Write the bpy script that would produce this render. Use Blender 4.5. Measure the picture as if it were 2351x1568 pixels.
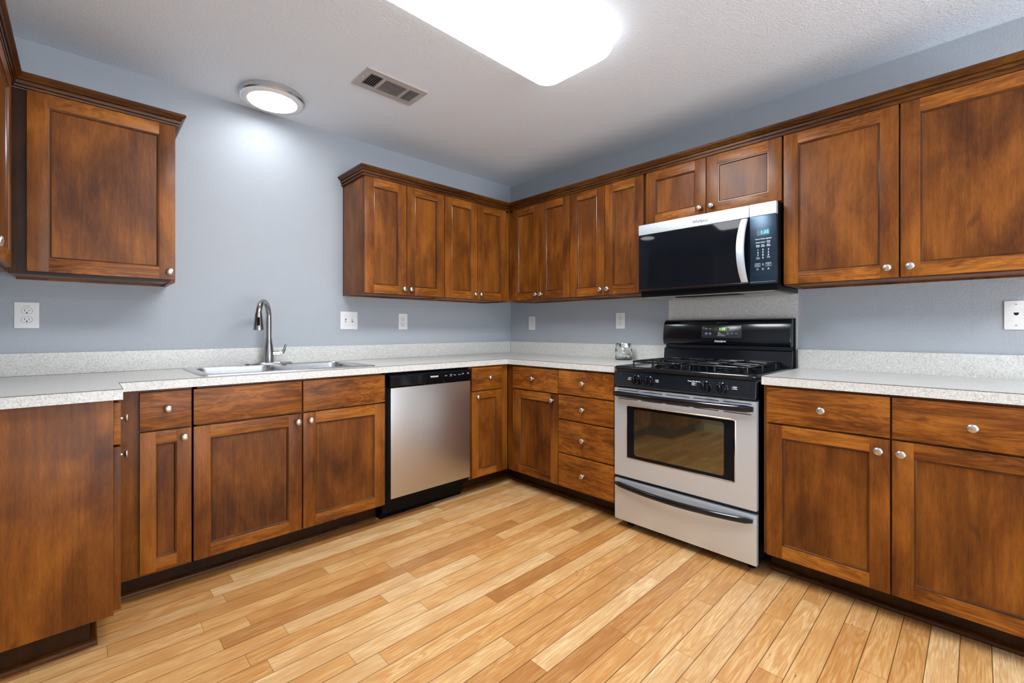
import bpy, bmesh, math, random
from mathutils import Vector, Matrix, noise
random.seed(7)
S = bpy.context.scene
for o in list(bpy.data.objects): bpy.data.objects.remove(o)
COL = S.collection
PI = math.pi

# ------------------------------------------------------------------ camera
F_PX, PY = 1027.993, 756.967
cam_d = bpy.data.cameras.new('camera'); cam = bpy.data.objects.new('camera', cam_d); COL.objects.link(cam)
cam.location = (-2.8535, -2.9898, 1.1231)
cam.rotation_euler = (PI/2, 0, 0.80535 - PI/2)
cam_d.sensor_width = 36; cam_d.lens = 36*F_PX/2351; cam_d.shift_y = -(784-PY)/2351
cam_d.clip_start = 0.02
S.camera = cam
# ------------------------------------------------------------------ view, world, light strengths
S.view_settings.view_transform = 'Standard'; S.view_settings.look = 'None'
S.view_settings.gamma = 1; S.view_settings.use_curve_mapping = False
S.view_settings.exposure = 0.96
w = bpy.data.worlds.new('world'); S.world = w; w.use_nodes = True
SKY_E, LOW_FILL_E = 1.1, 3.9       # soft sky; brighter fill added below horizon to lift ceiling, through the added opening
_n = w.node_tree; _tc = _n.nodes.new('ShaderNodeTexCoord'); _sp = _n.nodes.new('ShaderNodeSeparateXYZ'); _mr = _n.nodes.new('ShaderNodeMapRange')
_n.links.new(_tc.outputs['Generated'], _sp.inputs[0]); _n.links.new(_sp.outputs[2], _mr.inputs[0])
_mr.inputs[1].default_value = -.02; _mr.inputs[2].default_value = .02; _mr.inputs[3].default_value = LOW_FILL_E; _mr.inputs[4].default_value = SKY_E
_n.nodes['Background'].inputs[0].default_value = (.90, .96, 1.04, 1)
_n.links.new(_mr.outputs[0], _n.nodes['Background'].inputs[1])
FIX_E, DISC_E, FILL_E = 15.0, 11.0, 11.0
H = 2.4387           # ceiling height
XL, YB = -3.39, -5.3 # left wall, wall behind the camera

# ------------------------------------------------------------------ node helpers
def newmat(name):
    m = bpy.data.materials.new(name); m.use_nodes = True
    nt = m.node_tree; b = nt.nodes['Principled BSDF']
    return m, nt, b
def setb(b, **k):
    for a, v in k.items(): b.inputs[a.replace('_', ' ')].default_value = v
def nd(nt, t, **k):
    n = nt.nodes.new(t)
    for a, v in k.items(): setattr(n, a, v)
    return n
def mth(nt, op, a, b=None, c=None):
    n = nt.nodes.new('ShaderNodeMath'); n.operation = op
    for i, v in enumerate((a, b, c)):
        if v is None: continue
        if isinstance(v, (int, float)): n.inputs[i].default_value = v
        else: nt.links.new(v, n.inputs[i])
    return n.outputs[0]
def ramp(nt, fac, stops, interp='LINEAR'):
    r = nt.nodes.new('ShaderNodeValToRGB'); r.color_ramp.interpolation = interp
    el = r.color_ramp.elements
    while len(el) < len(stops): el.new(0.5)
    for e, (p, c) in zip(el, stops):
        e.position = p; e.color = (*c, 1) if len(c) == 3 else c
    nt.links.new(fac, r.inputs[0]); return r.outputs[0]
def mixc(nt, fac, a, b, mode='MIX'):
    n = nt.nodes.new('ShaderNodeMix'); n.data_type = 'RGBA'; n.blend_type = mode
    for i, v in ((0, fac), (6, a), (7, b)):
        if isinstance(v, (int, float)): n.inputs[i].default_value = v
        elif isinstance(v, tuple): n.inputs[i].default_value = (*v, 1)
        else: nt.links.new(v, n.inputs[i])
    return n.outputs[2]
def noise_t(nt, vec, scale, detail=4, rough=.55, dist=0.0):
    n = nt.nodes.new('ShaderNodeTexNoise'); nt.links.new(vec, n.inputs['Vector'])
    n.inputs['Scale'].default_value = scale; n.inputs['Detail'].default_value = detail
    n.inputs['Roughness'].default_value = rough; n.inputs['Distortion'].default_value = dist
    return n.outputs['Fac']
def mapping(nt, vec, scale, loc=None):
    n = nt.nodes.new('ShaderNodeMapping'); nt.links.new(vec, n.inputs['Vector'])
    n.inputs['Scale'].default_value = scale
    if loc is not None: nt.links.new(loc, n.inputs['Location'])
    return n.outputs[0]
def bump(nt, b, h, strength, dist):
    n = nt.nodes.new('ShaderNodeBump'); n.inputs['Strength'].default_value = strength
    n.inputs['Distance'].default_value = dist; nt.links.new(h, n.inputs['Height'])
    nt.links.new(n.outputs[0], b.inputs['Normal'])
def objco(nt): return nd(nt, 'ShaderNodeTexCoord').outputs['Object']

# ------------------------------------------------------------------ materials
def paint(name, col, rough=.75, bscale=170, bstr=.35):
    m, nt, b = newmat(name); co = objco(nt)
    setb(b, Base_Color=(*col, 1), Roughness=rough)
    b.inputs['Specular IOR Level'].default_value = .3
    h = noise_t(nt, co, bscale, 3, .5, .6)
    bump(nt, b, h, bstr, .004); return m
M_WALL = paint('wall_paint', (.375, .405, .44), .6, 110, .5)
M_CEIL = paint('ceiling_paint', (.78, .85, .93), .85, 90, .8)
M_TRIM = paint('white_trim', (.8, .8, .78), .4, 20, .02)

def wood(name, vert=True, dark=1.0):
    m, nt, b = newmat(name); co = objco(nt)
    rnd = nd(nt, 'ShaderNodeObjectInfo').outputs['Random']
    off = nt.nodes.new('ShaderNodeCombineXYZ')
    nt.links.new(mth(nt, 'MULTIPLY', rnd, 13.7), off.inputs[0]); nt.links.new(mth(nt, 'MULTIPLY', rnd, 31.3), off.inputs[1])
    nt.links.new(mth(nt, 'MULTIPLY', rnd, 57.1), off.inputs[2])
    s1 = (5.5, 5.5, 2.4) if vert else (2.2, 2.2, 7)
    s2 = (60, 60, 3.0) if vert else (3.2, 3.2, 60)
    s3 = (11, 11, 2.2) if vert else (2.4, 2.4, 17)
    blot = noise_t(nt, mapping(nt, co, s1, off.outputs[0]), 1.0, 3, .55, .5)
    grain = noise_t(nt, mapping(nt, co, s2, off.outputs[0]), 1.0, 5, .65, .3)
    fig = noise_t(nt, mapping(nt, co, s3, off.outputs[0]), 1.0, 4, .6, 1.1)
    ring = mth(nt, 'SINE', mth(nt, 'MULTIPLY', fig, 42.0 if not vert else 22.0))
    spk = noise_t(nt, mapping(nt, co, (330, 330, 34) if vert else (40, 40, 330), off.outputs[0]), 1.0, 3, .6, .3)
    f = mth(nt, 'ADD', mth(nt, 'MULTIPLY', blot, .66), mth(nt, 'MULTIPLY', grain, .26 if vert else .34))
    f = mth(nt, 'ADD', f, mth(nt, 'MULTIPLY', spk, .20))
    f = mth(nt, 'ADD', f, mth(nt, 'MULTIPLY', ring, .062 if not vert else .014))
    f = mth(nt, 'ADD', f, mth(nt, 'MULTIPLY', mth(nt, 'SUBTRACT', rnd, .5), .07))
    d = dark
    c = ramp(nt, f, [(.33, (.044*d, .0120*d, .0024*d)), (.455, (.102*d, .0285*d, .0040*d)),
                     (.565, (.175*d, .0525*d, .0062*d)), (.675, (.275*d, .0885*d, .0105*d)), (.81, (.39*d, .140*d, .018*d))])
    # small dark flecks and knots that belong to the timber
    kn = noise_t(nt, mapping(nt, co, (16, 16, 7) if vert else (7, 7, 16), off.outputs[0]), 1.0, 2, .5, .2)
    kf = ramp(nt, kn, [(.22, (1, 1, 1)), (.30, (0, 0, 0))])
    c = mixc(nt, mth(nt, 'MULTIPLY', kf, .55), c, (.05, .018, .005))
    nt.links.new(c, b.inputs['Base Color'])
    r = mth(nt, 'ADD', .30, mth(nt, 'MULTIPLY', grain, .12)); nt.links.new(r, b.inputs['Roughness'])
    setb(b, Coat_Weight=.05, Coat_Roughness=.22); b.inputs['Specular IOR Level'].default_value = .22
    bump(nt, b, grain, .06, .001)
    return m
M_WV = wood('stained_maple_upright'); M_WH = wood('stained_maple_level', False)
M_WP = wood('stained_maple_panel', True, .86)
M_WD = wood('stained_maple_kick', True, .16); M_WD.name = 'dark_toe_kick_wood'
M_CROWN = wood('crown_wood', False, .34)
M_GLAZE = wood('glazed_bead', True, .5)
setb(M_GLAZE.node_tree.nodes['Principled BSDF'], Coat_Weight=.7, Coat_Roughness=.12)

def laminate():
    m, nt, b = newmat('speckled_laminate'); co = objco(nt)
    a = noise_t(nt, co, 260, 2, .6); c2 = noise_t(nt, co, 120, 3, .7, .8); c3 = noise_t(nt, co, 9, 2, .5)
    base = ramp(nt, a, [(.34, (.44, .425, .39)), (.46, (.60, .60, .575)), (.62, (.68, .685, .665))])
    c = mixc(nt, ramp(nt, c2, [(.33, (1, 1, 1)), (.42, (0, 0, 0))]), base, (.45, .405, .35))
    c = mixc(nt, ramp(nt, c2, [(.60, (0, 0, 0)), (.68, (.8, .8, .8))]), c, (.86, .85, .83))
    c = mixc(nt, mth(nt, 'MULTIPLY', c3, .15), c, (.5, .48, .46))
    nt.links.new(c, b.inputs['Base Color']); setb(b, Roughness=.28); return m
M_LAM = laminate()
def simple(name, col, rough=.5, metal=0.0, coat=0.0, **k):
    m, nt, b = newmat(name); setb(b, Base_Color=(*col, 1), Roughness=rough, Metallic=metal, Coat_Weight=coat, **k)
    return m
def finely(name, col, rough, metal, scale, amt, spread=.06, coat=0.0, bstr=0.0):
    """plain material with a fine procedural variation in its gloss and tone"""
    m, nt, b = newmat(name); co = objco(nt); n = noise_t(nt, mapping(nt, co, scale), 1.0, 3, .6)
    lo = tuple(c*(1-amt) for c in col); hi = tuple(min(1, c*(1+amt)) for c in col)
    nt.links.new(ramp(nt, n, [(.3, lo), (.7, hi)]), b.inputs['Base Color'])
    nt.links.new(mth(nt, 'ADD', rough-spread/2, mth(nt, 'MULTIPLY', n, spread)), b.inputs['Roughness'])
    setb(b, Metallic=metal, Coat_Weight=coat)
    if bstr: bump(nt, b, n, bstr, .001)
    return m
M_SEAM = finely('laminate_seam', (.10, .085, .07), .5, 0, (80, 80, 80), .2)
M_STEEL = finely('brushed_steel_level', (.68, .755, .83), .42, .70, (4, 4, 700), .03, .06)
M_STEELV = finely('brushed_steel_upright', (.56, .55, .54), .33, 1, (700, 700, 3), .04, .06)
M_SINK = finely('satin_sink_steel', (.60, .61, .62), .26, 1, (25, 500, 25), .07, .1)
M_NICKEL = finely('satin_nickel', (.62, .60, .57), .28, 1, (300, 300, 300), .05)
M_FAUCET = finely('dark_brushed_nickel', (.36, .355, .35), .24, 1, (300, 300, 40), .06)
M_CHROME = finely('polished_chrome', (.75, .75, .75), .08, 1, (60, 60, 60), .03, .03)
M_BLACK = finely('black_enamel', (.0025, .0045, .008), .12, 0, (40, 40, 40), .2, .04)
M_BLACKS = finely('black_satin_plastic', (.003, .0035, .0045), .3, 0, (120, 120, 120), .2)
M_IRON = finely('black_grate_iron', (.010, .011, .013), .22, 0, (200, 200, 200), .3, .1, coat=.3)
M_VOID = finely('dark_opening', (.004, .004, .004), .8, 0, (50, 50, 50), .3)
M_CTRL = finely('blue_black_brushed_panel', (.018, .040, .068), .22, .55, (3, 3, 500), .35, .08)
M_GLASS = finely('black_oven_glass', (.17, .145, .08), .03, .85, (12, 12, 12), .05, .01)
M_GLASSM = finely('black_microwave_glass', (.005, .006, .009), .05, 0, (30, 30, 30), .1, .01)
M_WPL = finely('white_plastic', (.78, .78, .77), .35, 0, (60, 60, 60), .03)
M_INK = finely('white_print', (.75, .78, .80), .5, 0, (60, 60, 60), .02)
M_INKD = finely('dark_print', (.015, .02, .03), .5, 0, (60, 60, 60), .02)
M_INKG = finely('yellow_green_print', (.45, .50, .12), .5, 0, (60, 60, 60), .02)
M_SLATW = finely('register_enamel', (.58, .575, .56), .35, .3, (60, 60, 60), .04)
M_RINGN = finely('light_brushed_nickel_ring', (.62, .63, .64), .25, 1, (90, 90, 200), .06)
M_COTTON = finely('white_cotton', (.86, .86, .85), .9, 0, (90, 90, 90), .05, bstr=.5)
for _m in (M_BLACKS, M_GLASSM): _m.node_tree.nodes['Principled BSDF'].inputs['Specular IOR Level'].default_value = .12
def emis(name, col, e, base=(.9, .9, .9)):
    m, nt, b = newmat(name); setb(b, Base_Color=(*base, 1), Roughness=.4, Emission_Color=(*col, 1), Emission_Strength=e); return m
M_LENS = emis('fluorescent_lens', (.94, .975, 1), FIX_E)
M_LENSS = emis('fluorescent_lens_side', (.94, .975, 1), 1.7)
M_LENS_FILL = emis('added_fill_lens', (.94, .975, 1), FILL_E)
M_LED = emis('led_lens', (.93, .97, 1), DISC_E)
M_LCDB = emis('cyan_digits', (.05, .55, 1), 1.1, (.1, .3, .5))
M_LCDG = emis('green_digits', (.45, 1, .05), .8, (.2, .5, .1))
M_LCDW = finely('grey_display_window', (.12, .17, .22), .2, 0, (60, 60, 60), .02)
def glassm():
    m, nt, b = newmat('clear_glass'); setb(b, Base_Color=(.96, .98, .97, 1), Roughness=.02, IOR=1.45)
    b.inputs['Transmission Weight'].default_value = 1.0; return m
M_CLEAR = glassm()

def floorm():
    m, nt, b = newmat('oak_strip_floor'); co = objco(nt)
    sep = nd(nt, 'ShaderNodeSeparateXYZ'); nt.links.new(co, sep.inputs[0]); x, y = sep.outputs[0], sep.outputs[1]
    Wd = .0778
    ry = mth(nt, 'DIVIDE', mth(nt, 'ADD', y, 2.323), Wd); row = mth(nt, 'FLOOR', ry); fy = mth(nt, 'FRACT', ry)
    def wn(v, dim='1D', w2=None):
        n = nt.nodes.new('ShaderNodeTexWhiteNoise'); n.noise_dimensions = dim
        if dim == '1D': nt.links.new(v, n.inputs['W'])
        else: nt.links.new(v, n.inputs['Vector'])
        return n
    r1 = wn(row).outputs[0]; r2 = wn(mth(nt, 'ADD', row, 91.3)).outputs[0]
    L = mth(nt, 'ADD', .45, mth(nt, 'MULTIPLY', r2, .75))
    xx = mth(nt, 'DIVIDE', mth(nt, 'ADD', mth(nt, 'ADD', x, 20), mth(nt, 'MULTIPLY', r1, 7)), L)
    c0 = mth(nt, 'FLOOR', xx); fx = mth(nt, 'FRACT', xx)
    cb = nd(nt, 'ShaderNodeCombineXYZ'); nt.links.new(row, cb.inputs[0]); nt.links.new(c0, cb.inputs[1])
    idn = wn(cb.outputs[0], '2D'); pid = idn.outputs[0]
    cb2 = nd(nt, 'ShaderNodeCombineXYZ'); nt.links.new(c0, cb2.inputs[0]); nt.links.new(row, cb2.inputs[1]); pid2 = wn(cb2.outputs[0], '2D').outputs[0]
    # grain space
    g = nd(nt, 'ShaderNodeCombineXYZ')
    nt.links.new(mth(nt, 'ADD', mth(nt, 'MULTIPLY', x, 1.0), mth(nt, 'MULTIPLY', pid, 71)), g.inputs[0])
    nt.links.new(y, g.inputs[1]); nt.links.new(mth(nt, 'MULTIPLY', pid2, 37), g.inputs[2])
    fine = noise_t(nt, mapping(nt, g.outputs[0], (9, 190, 1)), 1.0, 5, .65, .2)
    fig = noise_t(nt, mapping(nt, g.outputs[0], (2.2, 17, 1)), 1.0, 2, .5, .5)
    rings = mth(nt, 'POWER', mth(nt, 'ABSOLUTE', mth(nt, 'SINE', mth(nt, 'MULTIPLY', fig, 26))), 3.0)
    blot = noise_t(nt, mapping(nt, g.outputs[0], (4, 10, 1)), 1.0, 3, .5, .4)
    base = ramp(nt, pid, [(0, (.46, .225, .075)), (.15, (.60, .33, .125)), (.36, (.70, .41, .16)), (.60, (.77, .50, .225)),
                          (.82, (.82, .60, .33)), (1, (.60, .31, .09))])
    dk = mixc(nt, 1.0, base, (.70, .50, .32), 'MULTIPLY')
    c = mixc(nt, mth(nt, 'MULTIPLY', rings, mth(nt, 'ADD', .18, mth(nt, 'MULTIPLY', .62, pid2))), base, dk)
    c = mixc(nt, ramp(nt, fine, [(.34, (.95, .95, .95)), (.60, (0, 0, 0))]), c, dk)
    c = mixc(nt, ramp(nt, blot, [(.32, (.8, .8, .8)), (.55, (0, 0, 0))]), c, mixc(nt, 1.0, base, (.72, .56, .42), 'MULTIPLY'))
    knot = noise_t(nt, mapping(nt, g.outputs[0], (14, 60, 1)), 1.0, 2, .5, .3)
    c = mixc(nt, ramp(nt, knot, [(.20, (.8, .8, .8)), (.26, (0, 0, 0))]), c, (.10, .045, .02))
    ey = mth(nt, 'MINIMUM', fy, mth(nt, 'SUBTRACT', 1, fy)); ex = mth(nt, 'MULTIPLY', mth(nt, 'MINIMUM', fx, mth(nt, 'SUBTRACT', 1, fx)), L)
    sy = mth(nt, 'LESS_THAN', ey, .017); sx = mth(nt, 'LESS_THAN', ex, .0009)
    seam = mth(nt, 'MAXIMUM', sy, mth(nt, 'MULTIPLY', sx, .75))
    c = mixc(nt, mth(nt, 'MULTIPLY', seam, .88), c, (.09, .04, .015))
    nt.links.new(c, b.inputs['Base Color'])
    nt.links.new(mth(nt, 'ADD', .26, mth(nt, 'MULTIPLY', fine, .14)), b.inputs['Roughness'])
    hgt = mth(nt, 'SUBTRACT', mth(nt, 'MULTIPLY', fine, .25), seam)
    bump(nt, b, hgt, .25, .0012)
    return m
M_FLOOR = floorm()

# ------------------------------------------------------------------ frames: (u along, n out from wall, z up) -> world
FS = lambda u, n, z: Vector((u, -n, z))          # sink wall, y = 0
FR = lambda u, n, z: Vector((-n, -u, z))         # range wall, x = 0
FL = lambda u, n, z: Vector((XL + n, u, z))      # left wall, facing +x
FW = lambda x, y, z: Vector((x, y, z))
FE = lambda u, n, z: Vector((u, -n, z))

class MB:
    def __init__(s, F=FW): s.F = F; s.v = []; s.f = []; s.m = []; s.mats = []
    def mi(s, mat):
        if mat not in s.mats: s.mats.append(mat)
        return s.mats.index(mat)
    def add(s, vs, fs, mat, raw=False):
        b = len(s.v); s.v += [Vector(p) if raw else s.F(*p) for p in vs]
        i = s.mi(mat)
        for f in fs: s.f.append([b+k for k in f]); s.m.append(i)
    def box(s, u0, u1, n0, n1, z0, z1, mat, bev=0.0):
        u0, u1 = sorted((u0, u1)); n0, n1 = sorted((n0, n1)); z0, z1 = sorted((z0, z1))
        bm = bmesh.new(); bmesh.ops.create_cube(bm, size=1)
        for v in bm.verts:
            v.co = Vector(((u0+u1)/2+v.co.x*(u1-u0), (n0+n1)/2+v.co.y*(n1-n0), (z0+z1)/2+v.co.z*(z1-z0)))
        if bev: bmesh.ops.bevel(bm, geom=list(bm.edges), offset=min(bev, .45*min(u1-u0, n1-n0, z1-z0)), segments=2, profile=.7, affect='EDGES')
        bm.verts.index_update()
        s.add([v.co[:] for v in bm.verts], [[v.index for v in f.verts] for f in bm.faces], mat); bm.free()
    def prism(s, poly, a0, a1, mat, axis='u', bev=0.0):
        """poly in the two remaining axes; axis 'u': (n,z) extruded over u; 'z': (u,n); 'n': (u,z)"""
        def P(p, a):
            return {'u': (a, p[0], p[1]), 'z': (p[0], p[1], a), 'n': (p[0], a, p[1])}[axis]
        n = len(poly); vs = [P(p, a0) for p in poly]+[P(p, a1) for p in poly]
        fs = [list(range(n)), list(range(n, 2*n))]+[[i, (i+1) % n, n+(i+1) % n, n+i] for i in range(n)]
        if bev:
            bm = bmesh.new(); bv = [bm.verts.new(p) for p in vs]
            ff = [bm.faces.new([bv[i] for i in f]) for f in fs]
            bmesh.ops.bevel(bm, geom=list(ff[0].edges)+list(ff[1].edges), offset=bev, segments=3, profile=.6, affect='EDGES')
            bm.verts.index_update()
            s.add([v.co[:] for v in bm.verts], [[v.index for v in f.verts] for f in bm.faces], mat); bm.free(); return
        s.add(vs, fs, mat)
    def plate(s, outer, holes, a0, a1, mat, axis='n'):
        def P(p, a):
            return {'u': (a, p[0], p[1]), 'z': (p[0], p[1], a), 'n': (p[0], a, p[1])}[axis]
        bm = bmesh.new(); E = []
        for lp in [outer]+holes:
            vv = [bm.verts.new((p[0], p[1], 0)) for p in lp]
            E += [bm.edges.new((vv[i], vv[(i+1) % len(vv)])) for i in range(len(vv))]
        bmesh.ops.triangle_fill(bm, edges=E, use_beauty=True)
        bm.verts.index_update(); N = len(bm.verts)
        vs = [P(v.co, a0) for v in bm.verts]+[P(v.co, a1) for v in bm.verts]
        fs = [[v.index for v in f.verts] for f in bm.faces]+[[v.index+N for v in f.verts] for f in bm.faces]
        for e in bm.edges:
            if len(e.link_faces) == 1:
                i, j = e.verts[0].index, e.verts[1].index; fs.append([i, j, j+N, i+N])
        bm.free(); s.add(vs, fs, mat)
    def loft(s, loops, mat, cap0=True, cap1=True, closed=True):
        n = len(loops[0]); vs = [p for l in loops for p in l]; fs = []
        for k in range(len(loops)-1):
            for i in range(n if closed else n-1):
                j = (i+1) % n; fs.append([k*n+i, k*n+j, (k+1)*n+j, (k+1)*n+i])
        if cap0: fs.append(list(range(n)))
        if cap1: fs.append(list(range((len(loops)-1)*n, len(loops)*n)))
        s.add(vs, fs, mat)
    def tube(s, pts, r, mat, seg=12, cap=True):
        pts = [Vector(p) for p in pts]; loops = []
        rr = r if isinstance(r, (list, tuple)) else [r]*len(pts)
        ref = None
        for i, p in enumerate(pts):
            t = (pts[min(i+1, len(pts)-1)]-pts[max(i-1, 0)]).normalized()
            if ref is None: ref = t.orthogonal().normalized()
            ref = (ref-t*ref.dot(t)).normalized(); bt = t.cross(ref)
            loops.append([p+rr[i]*(math.cos(a)*ref+math.sin(a)*bt) for a in [2*PI*k/seg for k in range(seg)]])
        s.loft([[q[:] for q in l] for l in loops], mat, cap, cap)
    def lathe(s, c, prof, mat, axis='z', seg=28, sx=1.0):
        """prof: (r, h); c base point in frame coords; axis is a frame axis"""
        loops = []
        for r, h in prof:
            l = []
            for k in range(seg):
                a = 2*PI*k/seg; p, q = r*math.cos(a)*sx, r*math.sin(a)
                l.append({'z': (c[0]+p, c[1]+q, c[2]+h), 'n': (c[0]+p, c[1]+h, c[2]+q), 'u': (c[0]+h, c[1]+p, c[2]+q)}[axis])
            loops.append(l)
        s.loft(loops, mat)
    def build(s, name, parent=None, smooth=30, origin=None):
        me = bpy.data.meshes.new(name)
        o0 = Vector(origin) if origin is not None else (parent.matrix_world.translation.copy() if parent else Vector())
        if parent is not None: o0 = WORLD[parent.name]
        me.from_pydata([(p-o0)[:] for p in s.v], [], s.f)
        for m in s.mats: me.materials.append(m)
        me.polygons.foreach_set('material_index', s.m)
        bm = bmesh.new(); bm.from_mesh(me); bmesh.ops.recalc_face_normals(bm, faces=bm.faces)
        bm.to_mesh(me); bm.free()
        me.polygons.foreach_set('use_smooth', [True]*len(me.polygons)); me.set_sharp_from_angle(angle=math.radians(smooth))
        me.update()
        ob = bpy.data.objects.new(name, me); COL.objects.link(ob)
        if parent is not None: ob.parent = parent; WORLD[ob.name] = o0
        else: ob.location = o0; WORLD[ob.name] = o0
        return ob
WORLD = {}
def thing(name, label, cat, loc, group=None):
    o = bpy.data.objects.new(name, None); COL.objects.link(o); o.empty_display_size = .05
    o.location = loc; WORLD[o.name] = Vector(loc); o['label'] = label; o['category'] = cat
    if group: o['group'] = group
    return o
def tag(o, label, cat, group=None, kind=None):
    o['label'] = label; o['category'] = cat
    if group: o['group'] = group
    if kind: o['kind'] = kind
    return o
def struct(o, label=None):
    o['kind'] = 'structure'
    if label: o['label'] = label
    return o
def rrect(u0, u1, z0, z1, r, k=5):
    P = []
    for cx, cz, a0 in ((u1-r, z1-r, 0), (u0+r, z1-r, 90), (u0+r, z0+r, 180), (u1-r, z0+r, 270)):
        for i in range(k+1):
            a = math.radians(a0+90*i/k); P.append((cx+r*math.cos(a), cz+r*math.sin(a)))
    return P
def lettering(F, s, size, u, n, z, mat, parent, tilt=0.0, align='CENTER', shear=0.0, bold=0.0, sx=1.0, name='lettering', rise=0.0):
    c = bpy.data.curves.new('t', 'FONT'); c.body = s; c.size = size; c.align_x = align; c.align_y = 'CENTER'
    c.extrude = .0002; c.shear = shear; c.offset = bold; c.resolution_u = 3
    o = bpy.data.objects.new('t', c); COL.objects.link(o)
    dg = bpy.context.evaluated_depsgraph_get(); me = bpy.data.meshes.new_from_object(o.evaluated_get(dg))
    mb = MB(F); ct, st = math.cos(tilt), math.sin(tilt)
    vs = [(u+v.co.x*sx, n+v.co.z*ct-v.co.y*st, z+v.co.y*ct+v.co.z*st+v.co.x*rise) for v in me.vertices]
    mb.add(vs, [list(p.vertices) for p in me.polygons], mat)
    bpy.data.objects.remove(o); bpy.data.curves.remove(c); bpy.data.meshes.remove(me)
    return mb.build(name, parent)
def sweep(mb, path, prof, mat, flip=1):
    """path: list of (x,y); prof: list of (offset, z); offset to the left of travel * flip"""
    n = len(path); loops = []
    for i in range(n):
        p = Vector(path[i])
        d1 = (Vector(path[i])-Vector(path[i-1])).normalized() if i else None
        d2 = (Vector(path[i+1])-Vector(path[i])).normalized() if i < n-1 else None
        nn = [Vector((-d.y, d.x))*flip for d in (d1, d2) if d is not None]
        if len(nn) == 2:
            m = (nn[0]+nn[1]).normalized(); m = m/max(.2, m.dot(nn[0]))
        else: m = nn[0]
        loops.append([(p.x+m.x*o, p.y+m.y*o, z) for o, z in prof])
    mb.loft(loops, mat)

# ------------------------------------------------------------------ the room
def slab(name, x0, x1, y0, y1, z0, z1, mat):
    mb = MB(); mb.box(x0, x1, y0, y1, z0, z1, mat); return struct(mb.build(name))
slab('floor', XL-.1, .1, YB-.1, .1, -.06, 0, M_FLOOR)
slab('ceiling', XL-.1, .1, YB-.1, .1, H, H+.08, M_CEIL)
slab('wall_sink', XL-.1, .1, 0, .1, 0, H, M_WALL)
slab('wall_range', 0, .1, YB-.1, 0, 0, H, M_WALL)
slab('wall_left', XL-.1, XL, YB-.1, 0, 0, H, M_WALL)
# wall behind the camera, with an unseen opening added to let in light
wx0, wx1, wz1 = -3.1, -.3, 2.2     # wide cased opening, added to brighten the room
mb = MB(); mb.prism([(XL, 0), (wx0, 0), (wx0, wz1), (wx1, wz1), (wx1, 0), (0, 0), (0, H), (XL, H)], YB-.1, YB, M_WALL, 'n'); struct(mb.build('wall_back'))
mb = MB(); mb.prism([(wx0-.07, 0), (wx0+.02, 0), (wx0+.02, wz1-.02), (wx1-.02, wz1-.02), (wx1-.02, 0), (wx1+.07, 0), (wx1+.07, wz1+.07), (wx0-.07, wz1+.07)], YB-.02, YB+.02, M_TRIM, 'n'); struct(mb.build('added_opening_trim'))
for nm, a in (('baseboard_left', (XL, XL+.014, YB, -.90)), ('baseboard_range', (-.014, 0, YB, -3.25))):
    mb = MB(); mb.box(a[0], a[1], a[2], a[3], 0, .09, M_TRIM, .004); struct(mb.build(nm))

# ------------------------------------------------------------------ cabinet parts
KG = 'satin nickel cabinet knobs'
def knob(F, u, n, z, parent):
    mb = MB(F)
    mb.lathe((u, n, z), [(.0005, 0), (.0085, 0), (.0085, .002), (.0055, .005), (.005, .013), (.0075, .017), (.0135, .0185),
                         (.0158, .021), (.0155, .0245), (.0125, .0275), (.0065, .0292), (.0005, .0297)], M_NICKEL, 'n', 26)
    return mb.build('knob', parent, 50)
def door(F, u0, u1, z0, z1, n0, parent, kn=None, fr=.062, hinge=None, name='door'):
    T = .020; n1 = n0+T; fi = min(fr, (u1-u0)*.3)
    mb = MB(F); b = .0022
    mb.box(u0, u0+fi, n0, n1, z0, z1, M_WV, b); mb.box(u1-fi, u1, n0, n1, z0, z1, M_WV, b)
    mb.box(u0+fi-.001, u1-fi+.001, n0, n1, z0, z0+fr*.9, M_WH, b); mb.box(u0+fi-.001, u1-fi+.001, n0, n1, z1-fr*.9, z1, M_WH, b)
    a0, a1, c0, c1 = u0+fi-.001, u1-fi+.001, z0+fr*.9-.001, z1-fr*.9+.001
    loops = []
    for o, nn in ((0, n1-.0010), (.0015, n1-.0048), (.0038, n1-.0052), (.0058, n1-.0042), (.0075, n1-.0065), (.0095, n1-.0105)):
        loops.append([(a0+o, nn, c0+o), (a1-o, nn, c0+o), (a1-o, nn, c1-o), (a0+o, nn, c1-o)])
    loops.append([(a0, n0+.001, c0), (a1, n0+.001, c0), (a1, n0+.001, c1), (a0, n0+.001, c1)])
    mb.loft(loops, M_GLAZE, False, False)
    d = mb.build(name, parent)
    p = MB(F); p.box(a0+.004, a1-.004, n0+.002, n1-.0098, c0+.004, c1-.004, M_WP); p.build('center_panel', d)
    if kn: knob(F, kn[0], n1, kn[1], d)
    return d
def drawer(F, u0, u1, z0, z1, n0, parent, kn=True, name='drawer'):
    mb = MB(F); mb.box(u0, u1, n0, n0+.020, z0, z1, M_WH, .003); d = mb.build(name, parent)
    if kn: knob(F, (u0+u1)/2 if kn is True else kn[0], n0+.020, (z0+z1)/2 if kn is True else kn[1], d)
    return d
DF = .61; BOT = .118; DT = .701; RB = .709; RT = .865; KB = .505
def base_body(F, u0, u1, parent, u0k=None, u1k=None):
    mb = MB(F)
    mb.box(u0, u1, .03, DF-.001, .108, .873, M_WV, .001)
    mb.build('body', parent)
    mb = MB(F); mb.box(u0 if u0k is None else u0k, u1 if u1k is None else u1k, .10, KB, 0, .108, M_WD); mb.build('toe_kick', parent)

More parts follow.
